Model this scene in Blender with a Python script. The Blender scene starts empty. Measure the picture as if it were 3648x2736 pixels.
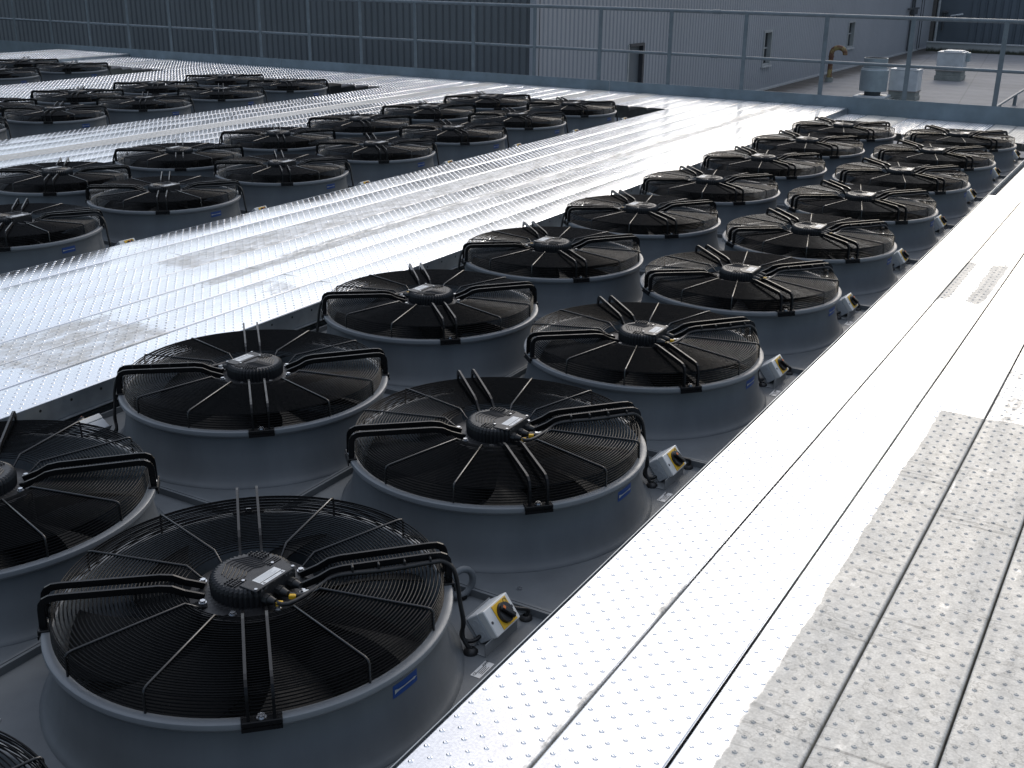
import bpy, math, random
import numpy as np
from mathutils import Matrix, Vector
random.seed(7)
R = math.radians
scene = bpy.context.scene
COL = scene.collection

# ------------------------------------------------------------------ camera
cam_d = bpy.data.cameras.new('camera'); cam = bpy.data.objects.new('camera', cam_d); COL.objects.link(cam)
cam_d.sensor_width = 36.0; cam_d.lens = 4002.845 / 3648 * 36.0
cam_d.clip_start = 0.05; cam_d.clip_end = 1000
YAW, PIT, ROLL = -0.5303, 0.3585, 0.0121
fw = Vector((math.sin(YAW) * math.cos(PIT), math.cos(YAW) * math.cos(PIT), -math.sin(PIT)))
rt = Vector((math.cos(YAW), -math.sin(YAW), 0)); up = rt.cross(fw)
r2 = rt * math.cos(ROLL) + up * math.sin(ROLL); u2 = -rt * math.sin(ROLL) + up * math.cos(ROLL)
cam.matrix_world = Matrix(((r2.x, u2.x, -fw.x, 3.0483), (r2.y, u2.y, -fw.y, -1.9017), (r2.z, u2.z, -fw.z, 1.5977), (0, 0, 0, 1)))
scene.camera = cam

# ------------------------------------------------------------------ sky, sun, exposure
SUN_EL, SUN_AZ = R(30), R(-8)          # azimuth from +Y towards +X
w = bpy.data.worlds.new('World'); scene.world = w; w.use_nodes = True
nt = w.node_tree; bg = nt.nodes['Background']
sky = nt.nodes.new('ShaderNodeTexSky'); sky.sky_type = 'NISHITA'; sky.sun_disc = False
sky.sun_elevation = SUN_EL; sky.sun_rotation = SUN_AZ
sky.air_density = 1.0; sky.dust_density = 2.0; sky.ozone_density = 1.0
# unseen cloud veils, added ahead-left and overhead to brighten deck reflections and upward faces
tcw = nt.nodes.new('ShaderNodeTexCoord'); spw = nt.nodes.new('ShaderNodeSeparateXYZ'); nt.links.new(tcw.outputs['Generated'], spw.inputs[0])
def wmap(src, a, b, c, d):
    n = nt.nodes.new('ShaderNodeMapRange'); n.interpolation_type = 'SMOOTHSTEP'; nt.links.new(src, n.inputs[0])
    for i, v in zip((1, 2, 3, 4), (a, b, c, d)): n.inputs[i].default_value = v
    return n.outputs[0]
def wmul(a, b):
    n = nt.nodes.new('ShaderNodeMath'); n.operation = 'MULTIPLY'; nt.links.new(a, n.inputs[0]); nt.links.new(b, n.inputs[1]); return n.outputs[0]
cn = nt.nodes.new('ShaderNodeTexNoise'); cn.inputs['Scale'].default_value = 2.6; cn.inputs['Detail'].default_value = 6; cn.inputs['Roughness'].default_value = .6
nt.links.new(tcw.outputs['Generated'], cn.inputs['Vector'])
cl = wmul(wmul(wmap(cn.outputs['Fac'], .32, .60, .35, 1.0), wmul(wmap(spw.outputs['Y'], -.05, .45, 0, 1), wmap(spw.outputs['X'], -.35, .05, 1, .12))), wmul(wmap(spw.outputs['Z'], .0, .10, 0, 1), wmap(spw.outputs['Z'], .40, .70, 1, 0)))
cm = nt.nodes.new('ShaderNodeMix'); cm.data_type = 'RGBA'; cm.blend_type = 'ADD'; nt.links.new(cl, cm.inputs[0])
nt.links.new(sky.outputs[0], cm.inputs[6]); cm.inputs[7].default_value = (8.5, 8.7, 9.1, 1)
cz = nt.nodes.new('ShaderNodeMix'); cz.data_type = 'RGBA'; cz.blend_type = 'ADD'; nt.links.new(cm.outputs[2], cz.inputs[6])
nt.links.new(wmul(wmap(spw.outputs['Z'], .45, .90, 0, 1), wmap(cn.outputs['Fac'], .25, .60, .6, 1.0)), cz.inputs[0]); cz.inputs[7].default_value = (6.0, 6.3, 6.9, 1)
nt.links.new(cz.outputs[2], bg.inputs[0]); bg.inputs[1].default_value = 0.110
sd = bpy.data.lights.new('sun', 'SUN'); sun = bpy.data.objects.new('sun', sd); COL.objects.link(sun)
sd.energy = 0.5; sd.angle = R(10); sd.color = (1.0, 0.99, 0.975)
sdir = Vector((math.sin(SUN_AZ) * math.cos(SUN_EL), math.cos(SUN_AZ) * math.cos(SUN_EL), math.sin(SUN_EL)))
sun.rotation_euler = (-sdir).to_track_quat('-Z', 'Y').to_euler()
scene.view_settings.view_transform = 'Standard'; scene.view_settings.look = 'None'
scene.view_settings.exposure = 0.05; scene.view_settings.gamma = 1.0; scene.view_settings.use_curve_mapping = False

# ------------------------------------------------------------------ layout constants (metres)
P, Q, U = 1.2481, 1.1437, 4.3112      # fan pitch along a unit, across a unit, unit to unit
RIM_Z, TRAY_Z, DECK_Z, LOW_Z = 0.0, -0.213, -0.060, -0.130
EDGE = 0.664                          # fan centre to walkway edge
NROW_LAST = 8
END_Y0, RAIL_Y = 11.22, 12.74
ROOF_Z = -2.2

# ------------------------------------------------------------------ materials
def nodes(m):
    m.use_nodes = True
    return m.node_tree, m.node_tree.nodes['Principled BSDF']
def noise(t, scale, detail=3, rough=.55, coord='Object', sc=None):
    tc = t.nodes.new('ShaderNodeTexCoord'); n = t.nodes.new('ShaderNodeTexNoise')
    n.inputs['Scale'].default_value = scale; n.inputs['Detail'].default_value = detail; n.inputs['Roughness'].default_value = rough
    if sc:
        mp = t.nodes.new('ShaderNodeMapping'); mp.inputs['Scale'].default_value = sc
        t.links.new(tc.outputs[coord], mp.inputs[0]); t.links.new(mp.outputs[0], n.inputs['Vector'])
    else: t.links.new(tc.outputs[coord], n.inputs['Vector'])
    return n.outputs['Fac']
def maprange(t, src, a, b, c, d):
    n = t.nodes.new('ShaderNodeMapRange'); t.links.new(src, n.inputs[0])
    for i, v in zip((1, 2, 3, 4), (a, b, c, d)): n.inputs[i].default_value = v
    return n.outputs[0]
def mathn(t, op, a, b=None):
    n = t.nodes.new('ShaderNodeMath'); n.operation = op
    for i, v in enumerate((a, b)):
        if v is None: continue
        if hasattr(v, 'node'): t.links.new(v, n.inputs[i])
        else: n.inputs[i].default_value = v
    return n.outputs[0]
def mixc(t, fac, a, b):
    n = t.nodes.new('ShaderNodeMix'); n.data_type = 'RGBA'
    if hasattr(fac, 'node'): t.links.new(fac, n.inputs[0])
    else: n.inputs[0].default_value = fac
    for i, v in ((6, a), (7, b)):
        if hasattr(v, 'node'): t.links.new(v, n.inputs[i])
        else: n.inputs[i].default_value = (*v, 1)
    return n.outputs[2]
def mat(name, col, rough=.5, metal=0., var=.12, scale=6., spec=.5, bump=0., bscale=40., sc=None):
    m = bpy.data.materials.new(name); t, b = nodes(m)
    b.inputs['Roughness'].default_value = rough; b.inputs['Metallic'].default_value = metal
    b.inputs['Specular IOR Level'].default_value = spec
    f = noise(t, scale, 4, .6, sc=sc)
    lo = tuple(c * (1 - var) for c in col); hi = tuple(min(1, c * (1 + var)) for c in col)
    t.links.new(mixc(t, maprange(t, f, .3, .7, 0, 1), lo, hi), b.inputs['Base Color'])
    t.links.new(maprange(t, noise(t, scale * 3, 3), .3, .7, max(.02, rough - .07), min(1, rough + .07)), b.inputs['Roughness'])
    if bump:
        bn = t.nodes.new('ShaderNodeBump'); bn.inputs['Strength'].default_value = bump; bn.inputs['Distance'].default_value = .004
        t.links.new(noise(t, bscale, 4), bn.inputs['Height']); t.links.new(bn.outputs[0], b.inputs['Normal'])
    return m
M = {}
M['paint'] = mat('grey_blue_paint', (.125, .135, .142), .52, var=.14, scale=3, spec=.3, sc=(1.6, 1.6, .5))
M['rim'] = mat('sky_lit_rim_paint', (.17, .18, .188), .45, var=.08, scale=5)  # shroud paint lightened in colour, standing in for sky light from above
M['inner'] = mat('lit_shroud_inside_paint', (.19, .21, .225), .28, var=.08)  # inner wall colour lightened to stand in for the light it catches
M['black'] = mat('black_powder_coat', (.006, .006, .0065), .30, var=.15, scale=9, spec=.22)
M['bracket'] = mat('grey_bracket_steel', (.20, .21, .215), .5)
M['spoke'] = mat('black_spoke_coat', (.006, .006, .0065), .25, var=.15, scale=9, spec=.5)
M['wire'] = mat('black_wire_coat', (.003, .0034, .0038), .24, var=.15, scale=9, spec=.08)
M['cast'] = mat('black_cast_aluminium', (.018, .018, .019), .45, spec=.42, var=.2, scale=14, bump=.15, bscale=300)
M['blade'] = mat('dark_grey_blade', (.010, .0105, .011), .6, var=.15, spec=.12)
M['rubber'] = mat('black_cable_rubber', (.010, .010, .010), .5)
M['blue'] = mat('blue_sticker', (.010, .05, .20), .5, var=.05)
M['white'] = mat('white_print', (.36, .37, .36), .5, var=.05)
M['ink'] = mat('dark_print', (.05, .05, .055), .5)
M['platewhite'] = mat('white_rating_plate', (.66, .66, .64), .4, var=.06, scale=20)
M['yellow'] = mat('yellow_switch_plate', (.72, .42, .015), .45, var=.06)
M['orange'] = mat('orange_pointer', (.70, .16, .02), .45)
M['boxgrey'] = mat('grey_plastic', (.50, .52, .53), .45, var=.05)
M['coverwhite'] = mat('pale_plastic', (.66, .66, .63), .42, var=.05)
M['knob'] = mat('black_knob', (.014, .013, .013), .3)
M['bolt'] = mat('zinc_bolt', (.55, .56, .57), .3, 1.)
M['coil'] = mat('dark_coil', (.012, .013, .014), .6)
M['galv'] = mat('galvanised_rail', (.15, .175, .19), .5, .3, var=.14, scale=9, bump=.06, bscale=60)
M['kick'] = mat('galvanised_kick_plate', (.17, .21, .235), .55, .3, var=.18, scale=3)
M['edge'] = mat('galvanised_edge_plate', (.30, .33, .35), .42, .8, var=.2, scale=8)
M['hole'] = mat('punched_hole_black', (.006, .006, .006), .8)
M['darkwall'] = mat('dark_cladding', (.135, .146, .154), .5, var=.10, scale=.5)
M['lightwall'] = mat('pale_cladding', (.335, .342, .36), .5, var=.06, scale=.35)
M['farwall'] = mat('slate_cladding', (.10, .12, .14), .5, var=.1, scale=.5)
M['flash'] = mat('pale_flashing', (.42, .43, .43), .5)
M['brown'] = mat('brown_pilaster', (.12, .11, .10), .7)
M['door'] = mat('grey_brown_door', (.22, .205, .19), .55)
M['frame'] = mat('window_frame', (.36, .37, .36), .5)
M['glass'] = mat('dark_window_glass', (.02, .024, .028), .08)
M['hood'] = mat('weathered_white_metal', (.50, .52, .53), .5, var=.14, scale=4)
M['cowl'] = mat('grey_cowl_metal', (.30, .35, .37), .45, .3, var=.12, scale=4)
M['curb'] = mat('grey_roof_curb', (.24, .25, .23), .8, var=.2, scale=5)
M['conduit'] = mat('dark_conduit', (.07, .075, .08), .6)

def metal_material(name):
    """bright galvanised sheet; point attribute 'dull' marks where the zinc has gone matt"""
    m = bpy.data.materials.new(name); t, b = nodes(m)
    at = t.nodes.new('ShaderNodeAttribute'); at.attribute_name = 'dull'; d = at.outputs['Fac']
    n1 = noise(t, 7, 5, .65, sc=(3, 1, 1)); n2 = noise(t, 45, 4, .6)
    v = mathn(t, 'ADD', d, mathn(t, 'MULTIPLY', mathn(t, 'SUBTRACT', n1, .5), 1.1))
    v = mathn(t, 'ADD', v, mathn(t, 'MULTIPLY', mathn(t, 'SUBTRACT', n2, .5), .35))
    k = maprange(t, v, .40, .78, 0, 1)
    spk = maprange(t, noise(t, 160, 2, .5), .35, .65, .88, 1.06)
    shiny = mixc(t, maprange(t, noise(t, 2.2, 4), .3, .7, 0, 1), (.74, .755, .77), (.84, .85, .86))
    grime = mixc(t, maprange(t, noise(t, 30, 5, .7), .35, .68, 0, 1), (.50, .485, .445), (.63, .615, .57))
    sc1 = noise(t, 5, 6, .72, sc=(.55, 7, 1)); sc2 = noise(t, 2.6, 3, .5)
    mk = mathn(t, 'MULTIPLY', maprange(t, sc1, .55, .63, 0, 1), maprange(t, sc2, .44, .54, 0, 1))
    grime = mixc(t, mathn(t, 'MULTIPLY', mk, .55), grime, (.17, .165, .15))
    ring = mathn(t, 'ABSOLUTE', mathn(t, 'SUBTRACT', noise(t, 9, 5, .6), .5))
    grime = mixc(t, maprange(t, ring, 0, .014, .5, 0), grime, (.22, .21, .185))
    c = mixc(t, k, shiny, grime)
    mu = t.nodes.new('ShaderNodeVectorMath'); mu.operation = 'SCALE'; t.links.new(c, mu.inputs[0]); t.links.new(spk, mu.inputs[3])
    t.links.new(mu.outputs[0], b.inputs['Base Color'])
    rs = maprange(t, noise(t, 5, 4, .6, sc=(4, .6, 1)), .3, .7, .16, .26)
    t.links.new(mathn(t, 'ADD', rs, mathn(t, 'MULTIPLY', k, .40)), b.inputs['Roughness'])
    t.links.new(maprange(t, k, 0, 1, 1.0, .35), b.inputs['Metallic'])
    bn = t.nodes.new('ShaderNodeBump'); bn.inputs['Strength'].default_value = .06; bn.inputs['Distance'].default_value = .002
    t.links.new(noise(t, 26, 4, .6, sc=(1, .35, 1)), bn.inputs['Height']); t.links.new(bn.outputs[0], b.inputs['Normal'])
    return m
M['deck'] = metal_material('galvanised_deck')

def roof_material():
    m = bpy.data.materials.new('roof_membrane'); t, b = nodes(m)
    tc = t.nodes.new('ShaderNodeTexCoord'); sp = t.nodes.new('ShaderNodeSeparateXYZ'); t.links.new(tc.outputs['Object'], sp.inputs[0])
    f = noise(t, .35, 5, .6); g = noise(t, 3.5, 4, .6)
    base = mixc(t, maprange(t, mathn(t, 'ADD', mathn(t, 'MULTIPLY', f, .6), mathn(t, 'MULTIPLY', g, .4)), .35, .65, 0, 1), (.185, .186, .192), (.25, .252, .258))
    # brown silt in the gutter line along the pale wall
    dx = mathn(t, 'ADD', sp.outputs['X'], 9.1)
    st = mathn(t, 'ADD', dx, mathn(t, 'MULTIPLY', noise(t, .7, 5, .7), -2.2))
    s = maprange(t, st, -.45, .25, 1, 0)
    c = mixc(t, mathn(t, 'MULTIPLY', s, .85), base, (.05, .046, .04))
    # lapped sheet joints
    j = mathn(t, 'ABSOLUTE', mathn(t, 'SUBTRACT', mathn(t, 'FRACT', mathn(t, 'MULTIPLY', mathn(t, 'ADD', sp.outputs['X'], mathn(t, 'MULTIPLY', sp.outputs['Y'], .12)), .42)), .5))
    c = mixc(t, maprange(t, j, 0, .012, .5, 0), c, (.11, .11, .11))
    t.links.new(c, b.inputs['Base Color']); b.inputs['Roughness'].default_value = .75; b.inputs['Specular IOR Level'].default_value = .2
    wv = t.nodes.new('ShaderNodeTexWave'); wv.bands_direction = 'Y'; wv.inputs['Scale'].default_value = .28; wv.inputs['Distortion'].default_value = 3; wv.inputs['Detail'].default_value = 2; wv.inputs['Detail Scale'].default_value = .4
    t.links.new(tc.outputs['Object'], wv.inputs['Vector'])
    bn = t.nodes.new('ShaderNodeBump'); bn.inputs['Strength'].default_value = .5; bn.inputs['Distance'].default_value = .03
    t.links.new(wv.outputs['Fac'], bn.inputs['Height']); t.links.new(bn.outputs[0], b.inputs['Normal'])
    return m
M['roof'] = roof_material()
def moss_material():
    m = bpy.data.materials.new('mossy_parapet'); t, b = nodes(m)
    tc = t.nodes.new('ShaderNodeTexCoord'); sp = t.nodes.new('ShaderNodeSeparateXYZ'); t.links.new(tc.outputs['Object'], sp.inputs[0])
    h = mathn(t, 'ADD', sp.outputs['Z'], mathn(t, 'MULTIPLY', noise(t, 5, 5, .7, sc=(1, 1, .35)), -.38))
    c = mixc(t, maprange(t, h, -.10, .01, 1, 0), mixc(t, noise(t, 2, 4), (.30, .31, .30), (.38, .38, .365)), (.035, .038, .024))
    t.links.new(c, b.inputs['Base Color']); b.inputs['Roughness'].default_value = .8
    return m
M['moss'] = moss_material()
def rust_material():
    m = bpy.data.materials.new('rusty_yellow_pipe'); t, b = nodes(m)
    c = mixc(t, maprange(t, noise(t, 4, 5, .7), .42, .52, 0, 1), (.34, .27, .11), (.14, .06, .035))
    t.links.new(c, b.inputs['Base Color']); b.inputs['Roughness'].default_value = .7
    return m
M['rust'] = rust_material()

# ------------------------------------------------------------------ mesh helper
class MB:
    def __init__(s): s.v = []; s.f = []; s.m = []; s.sm = []; s.mats = []
    def mi(s, m):
        if m not in s.mats: s.mats.append(m)
        return s.mats.index(m)
    def add(s, vs, fs, m, smooth=False, X=None):
        o = len(s.v); k = s.mi(m)
        for a in vs:
            a = Vector(a)
            s.v.append(tuple(X @ a) if X is not None else tuple(a))
        for f in fs: s.f.append([o + i for i in f]); s.m.append(k); s.sm.append(smooth)
        return s
    def box(s, lo, hi, m, X=None, bev=0.):
        x0, y0, z0 = lo; x1, y1, z1 = hi
        if bev <= 0:
            vs = [(x0, y0, z0), (x1, y0, z0), (x1, y1, z0), (x0, y1, z0), (x0, y0, z1), (x1, y0, z1), (x1, y1, z1), (x0, y1, z1)]
            fs = [(0, 3, 2, 1), (4, 5, 6, 7), (0, 1, 5, 4), (1, 2, 6, 5), (2, 3, 7, 6), (3, 0, 4, 7)]
            return s.add(vs, fs, m, False, X)
        b = bev; vs = []; fs = []
        # chamfered box: 24 vertices
        idx = {}
        for sx in (0, 1):
            for sy in (0, 1):
                for sz in (0, 1):
                    cx, cy, cz = (x0, x1)[sx], (y0, y1)[sy], (z0, z1)[sz]
                    dx, dy, dz = (b, -b)[sx], (b, -b)[sy], (b, -b)[sz]
                    for ax, p in enumerate(((cx, cy + dy, cz + dz), (cx + dx, cy, cz + dz), (cx + dx, cy + dy, cz))):
                        idx[(sx, sy, sz, ax)] = len(vs); vs.append(p)
        for ax in range(3):
            o = [a for a in range(3) if a != ax]
            for sgn in (0, 1):
                q = []
                for a, c in ((0, 0), (1, 0), (1, 1), (0, 1)):
                    k = [0, 0, 0]; k[ax] = sgn; k[o[0]] = a; k[o[1]] = c; q.append(idx[(*k, ax)])
                fs.append(q)
            for a in (0, 1):
                for c in (0, 1):
                    k0 = [0, 0, 0]; k1 = [0, 0, 0]; k0[o[0]] = k1[o[0]] = a; k0[o[1]] = k1[o[1]] = c; k1[ax] = 1
                    fs.append([idx[(*k0, o[0])], idx[(*k1, o[0])], idx[(*k1, o[1])], idx[(*k0, o[1])]])
        for sx in (0, 1):
            for sy in (0, 1):
                for sz in (0, 1): fs.append([idx[(sx, sy, sz, a)] for a in range(3)])
        return s.add(vs, fs, m, False, X)
    def tube(s, pts, r, m, n=8, closed=False, cap=True, X=None, smooth=True):
        pts = [Vector(p) for p in pts]; N = len(pts); vs = []; fs = []
        t0 = (pts[1] - pts[0]).normalized(); ref = Vector((0, 0, 1)) if abs(t0.z) < .9 else Vector((1, 0, 0))
        nrm = (ref - t0 * ref.dot(t0)).normalized()
        for i in range(N):
            a = pts[(i - 1) % N] if (closed or i > 0) else pts[0]; c = pts[(i + 1) % N] if (closed or i < N - 1) else pts[-1]
            tg = (c - a).normalized(); nrm = (nrm - tg * nrm.dot(tg)).normalized(); bn = tg.cross(nrm)
            rr = r[i] if isinstance(r, (list, tuple)) else r
            for j in range(n):
                an = 2 * math.pi * j / n; vs.append(pts[i] + (nrm * math.cos(an) + bn * math.sin(an)) * rr)
        for i in range(N if closed else N - 1):
            for j in range(n):
                a = i * n + j; b_ = i * n + (j + 1) % n; c = ((i + 1) % N) * n
                fs.append((a, b_, c + (j + 1) % n, c + j))
        s.add(vs, fs, m, smooth, X)
        if cap and not closed:
            s.add(vs[:n], [list(range(n))[::-1]], m, False, X); s.add(vs[-n:], [list(range(n))], m, False, X)
        return s
    def sweep(s, pts, prof, m, side, X=None):
        """sweep a closed 2-D profile (a along 'side', b along the path normal) along pts lying in a plane normal to side"""
        pts = [Vector(p) for p in pts]; side = Vector(side); N = len(pts); n = len(prof); vs = []; fs = []
        for i in range(N):
            a = pts[max(i - 1, 0)]; c = pts[min(i + 1, N - 1)]; tg = (c - a).normalized(); nb = side.cross(tg).normalized()
            k = 1.0
            if 0 < i < N - 1:
                d1 = (pts[i] - a).normalized(); k = 1 / max(.5, d1.dot(tg))
            for pa, pb in prof: vs.append(pts[i] + side * pa + nb * pb * k)
        for i in range(N - 1):
            for j in range(n):
                fs.append((i * n + j, i * n + (j + 1) % n, (i + 1) * n + (j + 1) % n, (i + 1) * n + j))
        fs.append(list(range(n))[::-1]); fs.append([(N - 1) * n + j for j in range(n)])
        return s.add(vs, fs, m, False, X)
    def lathe(s, prof, m, n=64, X=None, smooth=True, rfun=None):
        vs = []; fs = []
        for (r, z) in prof:
            for j in range(n):
                a = 2 * math.pi * j / n; rr = r if rfun is None else rfun(r, z, j)
                vs.append((rr * math.cos(a), rr * math.sin(a), z))
        for i in range(len(prof) - 1):
            for j in range(n):
                fs.append((i * n + j, i * n + (j + 1) % n, (i + 1) * n + (j + 1) % n, (i + 1) * n + j))
        return s.add(vs, fs, m, smooth, X)
    def cyl(s, c, r, z0, z1, m, n=16, X=None, smooth=True, r2=None):
        r2 = r if r2 is None else r2; vs = []
        for (rr, z) in ((r, z0), (r2, z1)):
            for j in range(n):
                a = 2 * math.pi * j / n; vs.append((c[0] + rr * math.cos(a), c[1] + rr * math.sin(a), z))
        s.add(vs, [(j, (j + 1) % n, n + (j + 1) % n, n + j) for j in range(n)], m, smooth, X)
        s.add(vs[n:], [list(range(n))], m, False, X); s.add(vs[:n], [list(range(n))[::-1]], m, False, X)
        return s
    def build(s, name, parent=None, dz=0., label=None):
        me = bpy.data.meshes.new(name)
        v = [(a, b, c + dz) for a, b, c in s.v] if dz else s.v
        me.from_pydata(v, [], s.f)
        for m in s.mats: me.materials.append(M[m])
        me.polygons.foreach_set('material_index', s.m); me.polygons.foreach_set('use_smooth', s.sm); me.update()
        o = bpy.data.objects.new(name, me); COL.objects.link(o)
        if parent is not None: o.parent = parent
        if label: o['label'] = label
        return o
def tag(o, label=None, cat=None, group=None, kind=None):
    for k, v in (('label', label), ('category', cat), ('group', group), ('kind', kind)):
        if v: o[k] = v
    return o
def empty(name, loc=(0, 0, 0), rz=0.):
    o = bpy.data.objects.new(name, None); COL.objects.link(o); o.location = loc; o.rotation_euler = (0, 0, rz); o.empty_display_size = .1
    return o
def copy_tree(o, parent=None):
    c = o.copy(); COL.objects.link(c); c.parent = parent
    for ch in list(o.children): copy_tree(ch, c)
    return c
def rot(a): return Matrix.Rotation(a, 4, 'Z')

# ------------------------------------------------------------------ walkways (the floor)
def dimple_template(n, rings):
    vs = []; fs = []
    for r, z in rings:
        for j in range(n):
            a = 2 * math.pi * (j + .5) / n; vs.append((r * math.cos(a), r * math.sin(a), z))
    for i in range(len(rings) - 1):
        for j in range(n): fs.append((i * n + j, i * n + (j + 1) % n, (i + 1) * n + (j + 1) % n, (i + 1) * n + j))
    top = [(len(rings) - 1) * n + j for j in range(n)]
    return np.array(vs), fs, top
def walkway(name, planks, z0, dull, seed, detail, ylim, label, low_edge=None):
    """planks: list of (x0, x1, y0, y1, dz); one raised-dimple zinc plank each"""
    rnd = random.Random(seed); V = []; F = []; SM = []; MI = []; nv = 0
    g = .0030
    hi = dimple_template(8, [(.0072, -.0003), (.0058, .0011), (.0042, .0023), (.0031, .0023), (.0017, .0007)])
    lo = dimple_template(6, [(.0074, -.0003), (.0052, .0015), (.0024, .0021)])
    lo2 = dimple_template(6, [(.0088, -.0004), (.0056, .0038)])
    for (x0, x1, y0, y1, dz) in planks:
        tilt = rnd.uniform(-.010, .010); sag = rnd.uniform(.001, .004); ph = rnd.uniform(0, 6.28); crown = rnd.uniform(.0022, .0038); W_ = x1 - x0
        lam = rnd.uniform(2.1, 2.9); tw = rnd.uniform(-.004, .004)
        def zf(x, y):
            t_ = (x - x0) / W_ - .5
            return z0 + dz + (tilt + tw * np.sin(2 * np.pi * y / lam * .5 + ph * 2)) * t_ * W_ - crown * (2 * t_) ** 2 - sag * (.5 + .5 * np.sin(2 * np.pi * y / lam + ph)) * np.minimum(1, np.minimum(y - y0, y1 - y) / .6)
        ny = max(2, int((y1 - y0) / .16) + 1); ys = np.linspace(y0 + .0004, y1 - .0004, ny)
        prof = [(0, -.055), (0, -.006), (.0010, -.0026), (.003, -.0008), (.0065, 0), (.0080, 0)]
        flats = np.linspace(.0080, W_ - 2 * g - .0080, 9)[1:-1]
        xs = [x0 + g + a for a, b in prof] + [x0 + g + a for a in flats] + [x1 - g - a for a, b in prof[::-1]]
        zo = [b for a, b in prof] + [0] * len(flats) + [b for a, b in prof[::-1]]
        nx = len(xs); XX, YY = np.meshgrid(np.array(xs), ys)
        ZZ = zf(XX, YY) + np.array(zo)[None, :]
        V.append(np.stack([XX.ravel(), YY.ravel(), ZZ.ravel()], -1))
        for i in range(ny - 1):
            for j in range(nx - 1):
                a = nv + i * nx + j; F.append((a, a + 1, a + nx + 1, a + nx)); SM.append(j < 4 or j >= nx - 5 or True); MI.append(0)
        nv += ny * nx
        # dimples, staggered
        ncol = int(round((W_ - .04) / .0302)) + 1; xs0 = x0 + (W_ - (ncol - 1) * .0302) / 2
        for c in range(ncol):
            x = xs0 + c * .0302; off = (c % 2) * .0312
            k0 = math.ceil((max(y0, ylim[0]) + .012 - off) / .0624); k1 = math.floor((min(y1, ylim[1]) - .012 - off) / .0624)
            if k1 < k0: continue
            yy = np.arange(k0, k1 + 1) * .0624 + off; n = len(yy)
            zz = zf(np.full(n, x), yy)
            for sel, T in ((yy < detail[0], hi), ((yy >= detail[0]) & (yy < detail[1]), lo), (yy >= detail[1], lo2)):
                y_ = yy[sel]; z_ = zz[sel]
                if not len(y_): continue
                tv, tf, top = T; nT = len(tv)
                B = np.stack([np.full(len(y_), x), y_, z_], -1)
                jit = 1 + .1 * np.array([rnd.uniform(-1, 1) for _ in range(len(y_))])
                V.append(((tv[None] * np.stack([jit, jit, jit], -1)[:, None, :]) + B[:, None, :]).reshape(-1, 3))
                for i in range(len(y_)):
                    o = nv + i * nT
                    for f in tf: F.append(tuple(o + q for q in f)); SM.append(True); MI.append(0)
                    F.append(tuple(o + q for q in top)); SM.append(True); MI.append(0)
                nv += nT * len(y_)
    V = np.concatenate(V)
    me = bpy.data.meshes.new(name); me.from_pydata(V.tolist(), [], F); me.materials.append(M['deck'])
    me.polygons.foreach_set('use_smooth', SM)
    at = me.attributes.new('dull', 'FLOAT', 'POINT'); at.data.foreach_set('value', np.array([dull(x, y) for x, y in V[:, :2]], dtype=np.float32)); me.update()
    o = bpy.data.objects.new(name, me); COL.objects.link(o); tag(o, label, None, None, 'structure'); o['category'] = 'walkway'
    return o
def near_dull(x, y):
    pk = (x - 1.808) / .2573
    if y < 2.583:
        if pk < 2.0: return .62 if abs(x - 2.062) < .012 and y < .9 else .02
        if pk < 3.0: return .95 if x > 2.413 else .03
        if pk < 4.0: return .95 if x - 2.585 > .03 or y < .5 else .86
        return .92
    if 1.0 <= pk < 2 and 4.3 < y < 5.3: return 1.15 if (x < 2.125 or (2.2 < x < 2.29)) else .1
    if 3 <= pk: return .62 if y < 3.3 else .36
    return .05
np_ = 10
NP = []
for i in range(np_):
    a, b = 1.808 + .2573 * i, 1.808 + .2573 * (i + 1)
    off = (0, 0, 0, 0, 0, 0, 0, 0, 0, 0)[i]
    NP += [(a, b, -3.4, -2.35, 0), (a, b, -2.35, 2.583, 0), (a, b, 2.583, 7.55, 0), (a + .028, b + .028, 7.56, 12.70, -.03)]
walkway('walkway', NP, DECK_Z, near_dull, 3, (4.5, 8.0), (-1.2, 12.7), 'bright dimpled zinc walkway in the right foreground, partly dulled to matt grey')
def strip(xr, n, flip=1, segs=((-3.4, 2.75), (2.75, 7.72), (7.72, 12.70)), w_=.2629):
    out = []
    for i in range(n):
        b = xr - w_ * i; a = b - w_
        for (y0, y1) in segs: out.append((a, b, y0, y1, 0))
    return out
def deck1_dull(x, y):
    k = int((-.666 - x) / .2629)
    if k == 1: return .62 if .9 < y < 1.77 else (.5 if 2.28 < y < 2.62 else .05)
    if k == 2:
        if y < 1.77: return .59
        return .68 if (x < -1.35 and y > 2.3) else .08
    if k == 3: return .5 if (y < 1.2) else (.62 if x > -1.50 and y > 3 else .06)
    if k == 4: return .64 if y > 2.5 and y < 7.72 else .12
    return .05
walkway('walkway', strip(-.666, 7), DECK_Z, deck1_dull, 5, (2.4, 6.5), (.4, 12.7), 'shiny dimpled zinc walkway between the nearest and second rows of fans')
def hashdull(seed, frac, hi=.85):
    def f(x, y):
        k = math.floor(x / .2629); r = random.Random(int(k * 71 + seed)).random()
        return hi if r < frac else .08
    return f
def deck2_dull(x, y):
    k = int((-.666 - U - x) / .2629); return .85 if k == 3 and y > 3 else .08
walkway('walkway', strip(-.666 - U, 7), DECK_Z, deck2_dull, 8, (0, 9.5), (3.4, 12.7), 'dimpled zinc walkway between the second and third fan units')
walkway('walkway', strip(-.666 - 2 * U, 7), DECK_Z, hashdull(3, .1), 9, (0, 6), (6.0, 12.7), 'dimpled zinc walkway between the third and fourth fan units')
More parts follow.
